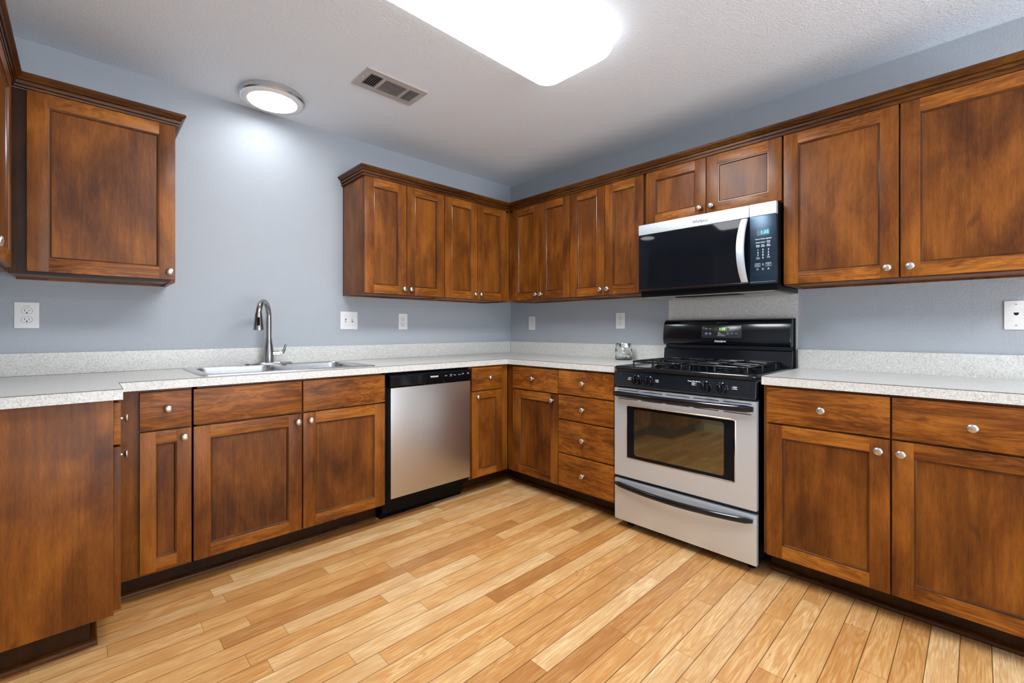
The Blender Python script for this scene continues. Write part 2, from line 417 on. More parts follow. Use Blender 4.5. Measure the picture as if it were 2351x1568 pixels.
# -- left leg: unit whose side faces the camera
YE = -.870
t = thing('base_cabinet', 'base cabinet at the left edge, its plain stained side panel facing the room', 'cabinet', (-3.08, -.75, 0))
mb = MB(); mb.box(XL+.005, -2.773, YE+.018, -.615, .112, .873, M_WV, .001); mb.build('body', t)
mb = MB(); mb.box(XL+.005, -2.7725, YE, YE+.018, .112, .873, M_WV, .0015); mb.build('side_panel', t)
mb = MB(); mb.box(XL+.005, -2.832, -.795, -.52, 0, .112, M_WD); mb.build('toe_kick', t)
FLn = -2.7725-XL
drawer(FL, YE+.002, -.640, .714, .864, FLn, t, (-.735, .786))
door(FL, YE+.002, -.640, .125, .706, FLn, t, (-.722, .646), .05)
# -- sink wall units
t = thing('base_cabinet', 'narrow base cabinet left of the sink cabinet, one drawer over one slim door', 'cabinet', (-2.6, -.31, 0))
base_body(FS, -2.771, -2.507, t, u0k=-2.83)
drawer(FS, -2.684, -2.511, RB, RT, DF, t, (-2.593, .792)); door(FS, -2.684, -2.511, BOT+.004, DT, DF, t, (-2.537, .665), .058)
t = thing('sink_base_cabinet', 'wide base cabinet under the sink, two false drawer fronts over two doors', 'cabinet', (-2.05, -.31, 0))
mb = MB(FS); mb.box(-2.506, -1.592, .03, .045, .108, .873, M_WV); mb.box(-2.506, -2.488, .03, DF-.001, .108, .873, M_WV); mb.box(-1.610, -1.592, .03, DF-.001, .108, .873, M_WV)
mb.box(-2.506, -1.592, .03, DF-.001, .108, .126, M_WV); mb.box(-2.506, -1.592, DF-.012, DF-.001, .126, .873, M_WV); mb.build('body', t)
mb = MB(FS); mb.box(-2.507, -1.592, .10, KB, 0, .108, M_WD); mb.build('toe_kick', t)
drawer(FS, -2.503, -2.054, RB, RT, DF, t, False, 'false_drawer_front'); drawer(FS, -2.047, -1.598, RB, RT, DF, t, False, 'false_drawer_front')
door(FS, -2.503, -2.054, BOT, DT, DF, t, (-2.075, .663)); door(FS, -2.047, -1.598, BOT, DT, DF, t, (-2.013, .663))
t = thing('base_cabinet', 'slim base cabinet between the dishwasher and the inside corner', 'cabinet', (-.82, -.31, 0))
base_body(FS, -.970, -.612, t, u1k=-.50)
drawer(FS, -.958, -.684, RB, RT, DF, t, (-.807, .792)); door(FS, -.958, -.684, BOT, DT, DF, t, (-.917, .667), .055)
# -- range wall units
t = thing('base_cabinet', 'base cabinet right of the inside corner, one drawer over one door', 'cabinet', (-.31, -.89, 0))
base_body(FR, .612, 1.105, t, u0k=.52)
drawer(FR, .683, 1.103, RB, RT-.004, DF, t, (.884, .790)); door(FR, .683, 1.103, BOT, DT, DF, t, (1.058, .661), .062)
t = thing('drawer_cabinet', 'base cabinet with four stacked drawers, just left of the range', 'cabinet', (-.31, -1.32, 0))
base_body(FR, 1.106, 1.532, t)
for a, b, kz in ((.712, .862, .791), (.552, .704, .630), (.336, .544, .440), (.120, .328, .223)): drawer(FR, 1.109, 1.528, a, b, DF, t, (1.308, kz))
t = thing('base_cabinet', 'double-door base cabinet right of the range, two drawers above the doors', 'cabinet', (-.31, -2.76, 0))
base_body(FR, 2.313, 3.205, t)
drawer(FR, 2.330, 2.757, RB, RT, DF, t, (2.538, .787)); drawer(FR, 2.763, 3.190, RB, RT, DF, t, (2.977, .784))
door(FR, 2.330, 2.757, .113, DT, DF, t, (2.724, .656)); door(FR, 2.763, 3.190, .113, DT, DF, t, (2.790, .656))
# -- shoe moulding along the toe kicks
PR = [(0, 0), (.018, 0), (.018, .006), (.015, .013), (.009, .018), (0, .020)]
def shoe(name, path, flip):
    mb = MB(); sweep(mb, path, PR, M_CROWN, flip); return struct(mb.build(name))
shoe('trim_1', [(XL+.01, -.796), (-2.831, -.796), (-2.831, -.506), (-1.602, -.506)], -1)
shoe('trim_2', [(-.962, -.506), (-.506, -.506), (-.506, -1.530)], -1)
shoe('trim_3', [(-.506, -2.316), (-.506, -3.2)], -1)

# ------------------------------------------------------------------ wall cabinets
WN = .305; WB, WT = 1.357, 2.092
def wall_body(F, u0, u1, z0, z1, parent, n1=WN-.001):
    mb = MB(F)
    k = .016
    mb.box(u0, u1, .002, .010, z0, z1, M_WV); mb.box(u0, u0+k, .002, n1, z0, z1, M_WV, .001); mb.box(u1-k, u1, .002, n1, z0, z1, M_WV, .001)
    mb.box(u0+k, u1-k, .01, n1, z1-k, z1, M_WV); mb.box(u0+k, u1-k, .01, n1-.001, z0+.008, z0+.024, M_WV)
    mb.box(u0+k, u1-k, n1-.018, n1, z0, z1, M_WV)
    mb.build('body', parent)
t = thing('wall_cabinet', 'wall cabinet cut off at the left edge, its door facing right', 'cabinet', (XL+.16, -.7, 1.35))
mb = MB(); mb.box(XL+.002, -3.068, -1.05, -.315, 1.352, 2.10, M_WV, .001); mb.build('body', t)
door(FL, -1.035, -.42, WB+.005, WT-.006, -3.068-XL, t, (-1.0, 1.385))
t = thing('wall_cabinet', 'wide single-door wall cabinet above the counter left of the sink', 'cabinet', (-2.8, -.16, 1.35))
mb = MB(FS); mb.box(-3.066, -2.530, .002, .010, 1.350, 2.10, M_WV); mb.box(-2.546, -2.528, .002, WN-.001, 1.350, 2.10, M_WV, .001)
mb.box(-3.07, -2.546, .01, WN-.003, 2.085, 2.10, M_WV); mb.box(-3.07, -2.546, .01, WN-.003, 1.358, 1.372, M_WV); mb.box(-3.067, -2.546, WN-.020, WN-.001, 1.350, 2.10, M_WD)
mb.build('body', t)
door(FS, -3.014, -2.530, 1.362, 2.097, WN, t, (-2.552, 1.398))
G = 'double-door wall cabinets'
t = thing('wall_cabinet', 'two-door wall cabinet at the left end of the corner run, side panel showing', 'cabinet', (-1.27, -.16, 1.35), G)
wall_body(FS, -1.575, -.965, 1.352, 2.10, t)
door(FS, -1.573, -1.277, WB, WT, WN, t, (-1.300, 1.396)); door(FS, -1.273, -.969, WB, WT, WN, t, (-1.249, 1.396))
t = thing('wall_cabinet', 'two-door wall cabinet on the sink wall, nearest the inside corner', 'cabinet', (-.65, -.16, 1.35), G)
wall_body(FS, -.964, -.305, 1.352, 2.10, t)
door(FS, -.962, -.662, WB, WT, WN, t, (-.690, 1.396)); door(FS, -.658, -.358, WB, WT, WN, t, (-.634, 1.396))
t = thing('wall_cabinet', 'two-door wall cabinet on the range wall, nearest the inside corner', 'cabinet', (-.16, -.65, 1.35), G)
wall_body(FR, .306, .958, 1.352, 2.10, t)
door(FR, .362, .656, WB, WT, WN, t, (.632, 1.396)); door(FR, .660, .956, WB, WT, WN, t, (.684, 1.396))
t = thing('wall_cabinet', 'two-door wall cabinet just left of the microwave', 'cabinet', (-.16, -1.26, 1.35), G)
wall_body(FR, .959, 1.543, 1.352, 2.10, t)
door(FR, .961, 1.252, WB, WT, WN, t, (1.226, 1.396)); door(FR, 1.256, 1.541, WB, WT, WN, t, (1.282, 1.396))
t = thing('wall_cabinet', 'short two-door wall cabinet directly above the microwave', 'cabinet', (-.16, -1.93, 1.76), G)
wall_body(FR, 1.546, 2.311, 1.765, 2.10, t)
door(FR, 1.561, 1.929, 1.772, WT, WN, t, (1.898, 1.812), .062); door(FR, 1.933, 2.308, 1.772, WT, WN, t, (1.964, 1.812), .062)
t = thing('wall_cabinet', 'tall two-door wall cabinet right of the microwave with widest doors', 'cabinet', (-.16, -2.76, 1.35), G)
wall_body(FR, 2.314, 3.20, 1.345, 2.10, t)
door(FR, 2.317, 2.754, 1.350, WT, WN, t, (2.717, 1.392)); door(FR, 2.760, 3.197, 1.350, WT, WN, t, (2.792, 1.392))
CP = [(0, 2.099), (.016, 2.099), (.0175, 2.104), (.0175, 2.107), (.0120, 2.1085), (.0120, 2.1105), (.0200, 2.112), (.0215, 2.119), (.0215, 2.123), (.0165, 2.1245), (.0165, 2.1265), (.0250, 2.128), (.0290, 2.134), (.0370, 2.140), (.0400, 2.144), (.0400, 2.151), (.0370, 2.155), (0, 2.155)]
mb = MB(); sweep(mb, [(-1.571, -.003), (-1.571, -.312), (-.312, -.312), (-.312, -3.20)], [(o, z-.0055 if z < 2.11 else z) for o, z in CP], M_CROWN, -1)
tag(mb.build('crown_moulding', smooth=18), 'long dark wooden crown moulding capping the corner wall cabinets and range side', 'moulding')
mb = MB(); sweep(mb, [(-3.065, -1.05), (-3.065, -.312), (-2.531, -.312), (-2.531, -.003)], CP, M_CROWN, -1)
tag(mb.build('crown_moulding', smooth=18), 'short dark wooden crown moulding capping the wall cabinets at far left', 'moulding')

# ------------------------------------------------------------------ worktops
SX0, SX1, SY0, SY1 = -2.468, -1.632, -.598, -.050
def seamrun(mb, a, b, zt):
    x0, x1 = sorted((a[0], b[0])); y0, y1 = sorted((a[1], b[1])); e = .0009
    mb.box(x0-e, x1+e, y0-e, y1+e, zt-.0016, zt+.0002, M_SEAM)
mb = MB()
outer = [(XL+.002, -.894), (-2.748, -.894), (-2.748, -.640), (-.640, -.640), (-.640, -1.538), (-.003, -1.538), (-.003, -.003), (XL+.002, -.003)]
mb.plate(outer, [rrect(SX0+.015, SX1-.015, SY0+.012, SY1-.012, .02)], .876, .914, M_LAM, 'z')
for a, b in ((outer[0], outer[1]), (outer[1], outer[2]), (outer[2], outer[3]), (outer[3], outer[4])): seamrun(mb, a, b, .914)
w1 = mb.build('countertop')
tag(w1, 'long speckled grey laminate countertop holding the sink, running left edge to range', 'countertop')
mb = MB(); mb.box(XL+.002, -.0215, -.021, -.0015, .9142, 1.016, M_LAM); mb.box(XL+.022, -.022, -.0225, -.0209, .9142, .9152, M_SEAM); mb.build('backsplash', w1)
mb = MB(); mb.box(-.021, -.0015, -1.538, -.0015, .9142, 1.016, M_LAM); mb.box(-.0222, -.0207, -.0232, -.0207, .9142, 1.016, M_SEAM); mb.build('backsplash', w1)
mb = MB(); o2 = [(-.003, -3.205), (-.640, -3.205), (-.640, -2.312), (-.003, -2.312)]
mb.plate(o2, [], .876, .914, M_LAM, 'z'); seamrun(mb, o2[1], o2[2], .914)
w2 = mb.build('countertop'); tag(w2, 'short speckled grey laminate countertop right of the range', 'countertop')
mb = MB(); mb.box(-.021, -.0015, -3.205, -2.305, .9142, 1.016, M_LAM); mb.build('backsplash', w2)
mb = MB(FR); mb.box(1.548, 2.300, .0005, .006, .60, 1.36, M_LAM)
tag(mb.build('splash_panel'), 'speckled laminate splash panel on the wall between range and microwave', 'splash panel')

# ------------------------------------------------------------------ sink, faucet
t = thing('kitchen_sink', 'stainless double-bowl drop-in sink set in the long countertop', 'sink', ((SX0+SX1)/2, -.32, .914))
holes = [rrect(SX0+.036, -2.062, SY0+.034, SY1-.085, .055, 7), rrect(-2.028, SX1-.036, SY0+.034, SY1-.085, .055, 7)]
mb = MB(); ZR = .9205
mb.plate(rrect(SX0+.004, SX1-.004, SY0+.004, SY1-.004, .022), holes, ZR-.003, ZR, M_SINK, 'z')
L1 = rrect(SX0+.004, SX1-.004, SY0+.004, SY1-.004, .022); L0 = rrect(SX0, SX1, SY0, SY1, .026)
mb.loft([[(a, b, ZR) for a, b in L1], [(a, b, ZR-.002) for a, b in L0], [(a, b, .9143) for a, b in L0], [(a, b, .9143) for a, b in L1]], M_SINK, False, False)
mb.build('rim', t)
for h in holes:
    cx = sum(p[0] for p in h)/len(h); cy = sum(p[1] for p in h)/len(h)
    mb = MB(); loops = []
    for k, z in ((1.0, ZR), (.985, ZR-.004), (.975, ZR-.02), (.95, ZR-.13), (.93, ZR-.165), (.86, ZR-.18), (.15, ZR-.186)):
        loops.append([(cx+(a-cx)*k, cy+(b-cy)*k, z) for a, b in h])
    mb.loft(loops, M_SINK, False, False)
    bw = mb.build('bowl', t)
    mb = MB(); mb.lathe((cx, cy, ZR-.190), [(.001, 0), (.057, 0), (.057, .006), (.045, .008), (.03, .004), (.001, .004)], M_CHROME); mb.build('drain', bw)
mb = MB(); mb.lathe((-1.80, -.092, ZR), [(.021, -.002), (.021, .0004), (.016, .0009), (.001, .0010)], M_CHROME); mb.build('hole_cover', t)
fx, fy = -2.058, -.092
t = thing('faucet', 'brushed nickel gooseneck pull-down faucet standing behind the sink bowls', 'faucet', (fx, fy, ZR))
ZR += .0011
def fz(pf): return [(r, h) for r, h in pf]
mb = MB(); lo = rrect(fx-.128, fx+.128, fy-.031, fy+.031, .03, 8)
mb.loft([[(a, b, ZR) for a, b in lo], [(a, b, ZR+.006) for a, b in lo], [(fx+(a-fx)*.96, fy+(b-fy)*.85, ZR+.010) for a, b in lo]], M_CHROME); mb.build('base_plate', t)
mb = MB(); mb.lathe((fx, fy, ZR+.010), [(.027, 0), (.0275, .03), (.0265, .06), (.0225, .09), (.0180, .115), (.0165, .137), (.0165, .142), (.001, .142)], M_FAUCET); mb.build('body', t)
mb = MB(); dirx, diry = -math.cos(math.radians(60)), -math.sin(math.radians(60))
R = .098; zc = 1.200; pts = [(fx, fy, 1.06), (fx, fy, 1.10), (fx, fy, 1.16)]
for i in range(0, 17):
    a = PI*i/16*1.02; q = R-R*math.cos(a); pts.append((fx+dirx*q, fy+diry*q, zc+.082*math.sin(a)))
hx, hy, hz = pts[-1]; pts.append((hx, hy, hz-.01))
mb.tube(pts, .0145, M_FAUCET, 20); mb.build('neck', t)
mb = MB(); mb.lathe((hx, hy, 1.121), [(.001, .004), (.020, .003), (.026, 0), (.0265, .004), (.0235, .03), (.019, .07), (.0175, .088), (.0165, .093), (.001, .095)], M_FAUCET)
hd = mb.build('spray_head', t)
mb = MB(); a0 = math.atan2(-2.99-hy, -2.85-hx)
px_, py_ = hx+.0205*math.cos(a0), hy+.0205*math.sin(a0)
mb.tube([(px_+.001*math.cos(a0), py_+.001*math.sin(a0), 1.146), (px_, py_, 1.165), (px_-.003*math.cos(a0), py_-.003*math.sin(a0), 1.190)], .0068, M_BLACKS, 10); mb.build('spray_button', hd)
mb = MB(); mb.tube([(fx+.015, fy-.004, .983), (fx+.044, fy-.008, .984), (fx+.055, fy-.009, .984)], [.0155, .0155, .0150], M_CHROME, 18)
mb.tube([(fx+.055, fy-.009, .984), (fx+.056, fy-.009, .984), (fx+.0565, fy-.0095, .984), (fx+.068, fy-.011, .984), (fx+.072, fy-.012, .985)], [.0152, .0152, .0155, .0150, .0105], M_CHROME, 18)
mb.tube([(fx+.062, fy-.011, .982), (fx+.074, fy-.012, .990), (fx+.082, fy-.012, 1.005), (fx+.087, fy-.012, 1.025), (fx+.091, fy-.012, 1.036)], [.011, .0095, .0075, .0062, .0055], M_FAUCET, 12)
mb.build('lever', t)

# ------------------------------------------------------------------ dishwasher
t = thing('dishwasher', 'stainless dishwasher with black control strip set under the countertop', 'dishwasher', (-1.28, -.31, 0))
u0, u1 = -1.585, -.977
mb = MB(FS); mb.box(u0, u1, .05, .60, .10, .868, M_BLACKS); mb.build('body', t)
mb = MB(FS); mb.box(u0+.004, u1-.004, .10, .535, .0, .10, M_BLACKS, .002); mb.box(u0+.004, u1-.004, .535, .56, .03, .135, M_BLACKS, .004); mb.build('kick_panel', t)
mb = MB(FS); mb.box(-1.566, -.984, .60, .640, .142, .784, M_STEELV, .004); mb.build('door', t)
mb = MB(FS); mb.prism([(.60, .785), (.641, .785), (.647, .795), (.651, .850), (.640, .860), (.60, .862)], -1.576, -.982, M_BLACKS, 'u', .003)
mb.prism([(.6465, .795), (.6505, .799), (.6545, .848), (.650, .853), (.644, .853)], -1.572, -1.335, M_BLACK, 'u', .003)
cp = mb.build('control_panel', t)
tl = math.atan2(-.004, .055)
lettering(FS, 'FRIGIDAIRE', .0125, -1.274, .6505, .832, M_INK, cp, tl, bold=.0006, sx=.9)
for uu, zz, s in ((-1.186, .832, 'Start'), (-1.148, .832, 'Normal\nHeavy\nRinse'), (-1.118, .832, 'Heat'), (-1.080, .832, 'Cancel'), (-1.052, .836, 'Delay\nHours'), (-1.010, .836, 'START\nCancel')):
    lettering(FS, s, .0082 if '\n' not in s else .0058, uu, .6507, zz, M_INK, cp, tl)
mb = MB(FS); mb.box(-1.206, -1.202, .648, .6505, .795, .799, M_CHROME); mb.build('indicator', cp)

# ------------------------------------------------------------------ range
t = thing('gas_range', 'freestanding gas range with stainless oven door and black cooktop', 'range', (-.33, -1.92, 0))
a, b = 1.5465, 2.2955
mb = MB(FR); mb.box(a, b, .03, .624, .045, .898, M_BLACK, .002); mb.build('body', t)
for uu in (a+.05, b-.05):
    for nn in (.09, .56):
        mb = MB(FR); mb.lathe((uu, nn, 0), [(.001, 0), (.018, 0), (.018, .012), (.010, .014), (.010, .046), (.001, .046)], M_BLACKS, seg=16); mb.build('foot', t)
mb = MB(FR)   # storage drawer front
mb.box(a, b, .624, .650, .048, .278, M_STEEL, .005); dw = mb.build('drawer', t)
def bowbar(F, u0, u1, n0, bow, z, ry, rn, mat, name, parent, sag=0.0, endr=.55):
    mb = MB(F); loops = []; N = 24
    for i in range(N+1):
        s = i/N; uu = u0+(u1-u0)*s; k = 4*s*(1-s); nn = n0+bow*k
        e = 1 if .04 < s < .96 else endr+(1-endr)*min(s, 1-s)/.04
        loops.append([(uu, nn+rn*e*math.cos(q), z-sag*k+ry*e*math.sin(q)) for q in [2*PI*j/14 for j in range(14)]])
    mb.loft(loops, mat); return mb.build(name, parent, 40)
bowbar(FR, a+.012, b-.012, .664, .030, .254, .0150, .0125, M_BLACK, 'handle', dw, .010)
mb = MB(FR)   # oven door
z0, z1 = .298, .795
win = rrect(1.622, 2.206, .406, .704, .010)
slots = []
for r_, zz, hh in ((0, .7825, .0022), (1, .7345, .0022)):
    for i in range(5):
        c = a+.012+(b-a-.024)*(i+.5)/5; hw = .062
        slots.append([(c-hw, zz-hh), (c+hw, zz-hh), (c+hw, zz+hh), (c-hw, zz+hh)])
mb.plate([(a, z0), (b, z0), (b, z1), (a, z1)], [win]+slots, .626, .650, M_STEEL, 'n')
od = mb.build('oven_door', t)
mb = MB(FR); mb.box(a+.004, b-.004, .6245, .6265, z0+.004, z1-.004, M_VOID); mb.build('door_back', od)
mb = MB(FR); w0 = win; w_in = rrect(1.628, 2.200, .412, .698, .008)
mb.loft([[(p, .6502, q) for p, q in w0], [(p, .6535, q) for p, q in rrect(1.624, 2.204, .408, .702, .009)], [(p, .6525, q) for p, q in w_in], [(p, .6445, q) for p, q in w_in]], M_CHROME, False, False)
mb.build('window_trim', od)
mb = MB(FR); mb.box(1.6225, 2.2055, .638, .645, .4065, .7035, M_GLASSM); gp = mb.build('window_glass', od)
mb = MB(FR); pr = rrect(1.668, 2.150, .425, .682, .014)
mb.prism(pr, .645, .6455, M_GLASS, 'n'); mb.build('inner_window', od)
bowbar(FR, a+.008, b-.008, .672, .026, .763, .0165, .0140, M_BLACK, 'handle', od, .002, .7)
mb = MB(FR); mb.prism([(.60, .802), (.650, .802), (.662, .812), (.654, .888), (.60, .888)], a, b, M_BLACK, 'u', .004)
pn = mb.build('control_panel', t)
tp = math.atan2(.008, .076)
for uu, zz in ((1.693, .848), (1.766, .848), (2.072, .846), (2.149, .845)):
    n0 = .662-.008*(zz-.812)/.076
    mb = MB(FR); mb.lathe((uu, n0-.001, zz), [(.001, 0), (.0265, 0), (.0265, .003), (.0240, .005), (.0225, .020), (.0195, .025), (.001, .026)], M_BLACK, 'n', 28)
    mb.box(uu-.0045, uu+.0045, n0+.015, n0+.036, zz-.020, zz+.022, M_BLACK, .003)
    kk = mb.build('burner_knob', pn)
    mb = MB(FR); mb.box(uu-.0012, uu+.0012, n0+.034, n0+.0366, zz+.006, zz+.020, M_CHROME); mb.build('pointer', kk)
    mb = MB(FR)
    for q in range(9):
        an = math.radians(-150+q*24); mb.lathe((uu+.030*math.sin(an)*.92, n0-.0005, zz-.030*math.cos(an)*.92), [(.0011, 0), (.0011, .0012), (.0005, .0014)], M_INK, 'n', 6)
    mb.build('dial_mark', pn)
for uu, zz, s in ((1.651, .852, 'Left ::\nFront ::'), (1.812, .852, ':: Left\n:: Rear'), (2.012, .858, 'Power Plus Burner\nRight ::\nRear ::'), (2.203, .851, ':: Right\n:: Front')):
    lettering(FR, s, .0085, uu, .6592, zz, M_INK, pn, tp, bold=.0002)
# cooktop with raised rounded rim
mb = MB(FR); uc, nc = (a+b)/2, .345
def cl(i, z, r=.03): return [(p, q, z) for p, q in rrect(a-.001+i, b+.001-i, .03+i*.6, .667-i, r, 6)]
mb.loft([cl(.004, .8985), cl(0, .904), cl(0, .910), cl(.004, .9165), cl(.010, .919), cl(.018, .918), cl(.030, .912), cl(.045, .9085), cl(.20, .9085, .02)], M_BLACK)
ck = mb.build('cooktop', t, 40)
for ui, cu in enumerate((1.765, 2.090)):
    for ni, cn in enumerate((.235, .485)):
        r = (.038, .048)[(ui+ni) % 2]
        mb = MB(FR); mb.lathe((cu, cn, .9085), [(.001, 0), (r+.028, 0), (r+.026, .003), (r+.004, .004), (r+.002, .012), (r, .013), (.001, .013)], M_BLACKS)
        mb.lathe((cu, cn, .9215), [(.001, 0), (r*.92, 0), (r*.95, .003), (r*.8, .008), (.001, .0095)], M_IRON); mb.build('burner', t)
    mb = MB(FR); zt = .9435; rr = .0054; g0, g1, m0, m1 = cu-.140, cu+.140, .115, .605
    fr_ = rrect(g0, g1, m0, m1, .035, 5); mb.tube([(p, q, zt) for p, q in fr_]+[(fr_[0][0], fr_[0][1], zt)], rr, M_IRON, 10)
    mb.tube([(g0, .360, zt), (g1, .360, zt)], rr, M_IRON, 10)
    for cn in (.235, .485):
        for dx, dy, ln in ((1, 0, .140), (-1, 0, .140), (0, 1, .125 if cn < .3 else .118), (0, -1, .120 if cn < .3 else .125)):
            p1 = (cu+dx*.026, cn+dy*.026, zt+.003); p2 = (cu+dx*ln*.97, cn+dy*ln*.97, zt)
            mb.tube([p1, (cu+dx*.04, cn+dy*.04, zt+.0035), p2], [.0036, .0048, .0048], M_IRON, 10)
    for fu in (g0, cu, g1):
        for fn in (m0+.03 if fu != cu else m0, .360 if fu != cu else None, m1-.03 if fu != cu else m1):
            if fn is None: continue
            mb.tube([(fu, fn, zt), (fu, fn, zt-.010), (fu*1.0, fn, .9090)], [.0048, .0048, .0056], M_IRON, 10)
    mb.build('grate', t, 50)
# backguard
mb = MB(FR)
mb.prism([(.02, .900), (.080, .900), (.078, .930), (.072, 1.002), (.064, 1.008), (.02, 1.008)], a+.004, b-.004, M_BLACK, 'u', .004)
mb.prism([(.02, 1.006), (.055, 1.006), (.055, 1.032), (.02, 1.032)], a+.008, b-.008, M_BLACK, 'u')
mb.prism([(.012, 1.028), (.080, 1.028), (.090, 1.036), (.0935, 1.050), (.0935, 1.064), (.0835, 1.156), (.078, 1.168), (.066, 1.180), (.050, 1.187), (.012, 1.188)], a+.006, b-.006, M_BLACK, 'u', .006)
mb.box(a+.002, b-.002, .008, .030, .90, 1.186, M_BLACKS, .003)
bgd = mb.build('backguard', t, 35)
tb = math.atan2(.010, .092)
def bz(z): return .0935-.010*(z-1.064)/.092
mb = MB(FR); ring = rrect(1.806, 2.040, 1.072, 1.150, .008)
mb.loft([[(p, bz(q)-.001, q) for p, q in ring], [(p, bz(q)+.0022, q) for p, q in ring], [(p, bz(q)+.003, q) for p, q in rrect(1.8075, 2.0385, 1.0735, 1.1485, .007)]], M_CTRL_ := finely('smoky_touch_panel', (.02, .023, .028), .2, 0, (60, 60, 60), .1), True, True)
cpn = mb.build('touch_panel', bgd)
lettering(FR, '1:35', .022, 1.928, bz(1.125)+.0034, 1.127, M_LCDG, cpn, tb, shear=.15, bold=.0004, name='clock_digits')
for s, u_, z_ in (('Bake', 1.836, 1.129), ('Broil', 1.858, 1.129), ('START', 1.836, 1.100), ('STOP', 1.858, 1.100), ('Bake Time', 1.985, 1.128), ('Timer', 2.010, 1.128), ('Clean', 1.985, 1.101), ('Clock', 2.010, 1.101)):
    lettering(FR, s, .0060, u_, bz(z_)+.0034, z_, M_INK, cpn, tb)
lettering(FR, '• Bake\n• Preheat\n• Door Locked\nSelf Cleaning Oven', .0062, 1.903, bz(1.097)+.0034, 1.097, M_INK, cpn, tb, align='LEFT')
for u_, z_ in ((1.962, 1.126), (1.962, 1.100), (1.836, 1.100), (1.858, 1.100)):
    mb = MB(FR); pp = [(u_+.0082*math.cos(q), z_+.0082*math.sin(q)) for q in [2*PI*i/20 for i in range(20)]]
    mb.loft([[(p, bz(q)+.0028, q) for p, q in pp], [(p, bz(q)+.0032, q) for p, q in pp]], M_LCDW); mb.build('touch_button', cpn)
lettering(FR, 'Frigidaire', .017, 1.917, bz(1.054)+.0012, 1.0535, M_INK, bgd, 0, shear=.4, bold=.0003, sx=1.05)
lettering(FR, 'Classic Series', .012, 1.922, .0795, 1.1655, M_LCDW, bgd, math.radians(25), shear=.4, sx=1.05)

# ------------------------------------------------------------------ microwave
t = thing('microwave', 'over-the-range microwave with stainless top band, hung above the gas range', 'microwave', (-.2, -1.93, 1.33))
a, b = 1.553, 2.305
mb = MB(FR); mb.box(a+.002, b-.001, .008, .372, 1.322, 1.757, M_BLACKS, .003); mb.box(a+.02, b-.02, .04, .36, 1.316, 1.323, M_STEELV, .002); mb.build('body', t)
mb = MB(FR); mb.box(a+.12, b-.12, .06, .20, 1.312, 1.317, M_STEELV, .001); mb.box(a+.20, b-.20, .24, .33, 1.312, 1.317, M_BLACKS, .001); mb.build('vent_filter', t)
mb = MB(FR); mb.box(a, 2.1805, .372, .400, 1.696, 1.757, M_STEEL, .003); bd = mb.build('door_band', t)
mb = MB(FR); mb.box(2.1825, b, .372, .400, 1.696, 1.757, M_STEEL, .003); mb.build('panel_band', t)
mb = MB(FR); mb.box(a, 2.1805, .372, .398, 1.352, 1.695, M_GLASSM, .003); dr = mb.build('door', t)
mb = MB(FR); mb.box(a+.004, 2.178, .3975, .3995, 1.3625, 1.3645, M_CHROME); mb.build('trim_strip', dr)
mb = MB(FR); mb.box(2.1825, b, .372, .398, 1.352, 1.695, M_CTRL, .003); cp = mb.build('control_panel', t)
mb = MB(FR); mb.box(2.185, b-.003, .3975, .3995, 1.3625, 1.3645, M_CHROME); mb.build('trim_strip', cp)
mb = MB(FR); loops = []; N = 22
for i in range(N+1):
    s = i/N; z = 1.3665+(1.690-1.3665)*s; k = 4*s*(1-s); n_ = .401+.036*k; hw = .0165+.003*k
    loops.append([(2.160-.010*k-hw, n_, z), (2.160-.010*k-hw+.003, n_+.009, z), (2.160-.010*k, n_+.012, z), (2.160-.010*k+hw-.003, n_+.009, z), (2.160-.010*k+hw, n_, z)])
mb.loft(loops, M_STEEL); mb.build('handle', dr, 50)
wl = lettering(FR, 'Whirlpool', .024, 1.931, .4003, 1.7215, M_INKD, bd, bold=.0004, sx=.86)
mb = MB(FR); mb.tube([(1.931+.010*math.cos(q), .4003, 1.7215+.0045*math.sin(q)+.003*math.cos(q)) for q in [math.radians(20+i*15) for i in range(19)]], .0006, M_INKD, 6); mb.build('emblem', bd)
mb = MB(FR); mb.box(2.217, 2.274, .3978, .3986, 1.596, 1.626, M_LCDW); lc = mb.build('display', cp)
lettering(FR, '1:35', .023, 2.252, .3988, 1.611, M_LCDB, lc, bold=.0005, name='clock_digits')
c3 = (2.222, 2.245, 2.270)
rows = [(1.578, ('Popcorn', 'Potato', 'Vegetable')), (1.561, ('Reheat', 'Defrost', 'Cook\nTime')), (1.544, ('Steam\nCook', 'Melt\nSoften', 'Keep\nWarm'))]
for z, ws in rows:
    for u_, s in zip(c3, ws): lettering(FR, s, .0068, u_, .3984, z, M_INK, cp, bold=.0002)
for i, row in enumerate(('123', '456', '789')):
    for u_, s in zip(c3, row): lettering(FR, s, .0115, u_, .3984, 1.5235-.0135*i, M_INK, cp, bold=.0003)
lettering(FR, 'Timer\nSet/Off', .0062, 2.222, .3984, 1.483, M_INK, cp); lettering(FR, '0', .0115, 2.245, .3984, 1.483, M_INK, cp, bold=.0003); lettering(FR, 'Stop\nClock', .0062, 2.270, .3984, 1.486, M_INK, cp)
for u_, s in ((2.220, 'STOP\nCancel'), (2.270, 'START\nAdd')):
    lettering(FR, s, .0065, u_, .3984, 1.449, M_INK, cp)
    mb = MB(FR); mb.plate(rrect(u_-.0125, u_+.0125, 1.4395, 1.4575, .002), [rrect(u_-.0118, u_+.0118, 1.4402, 1.4568, .0015)], .3979, .3983, M_INK, 'n'); mb.build('button_outline', cp)
lettering(FR, 'On\nOff', .0058, 2.245, .3984, 1.450, M_INK, cp); lettering(FR, 'Vent\nFan', .0058, 2.245, .3984, 1.427, M_INK, cp)
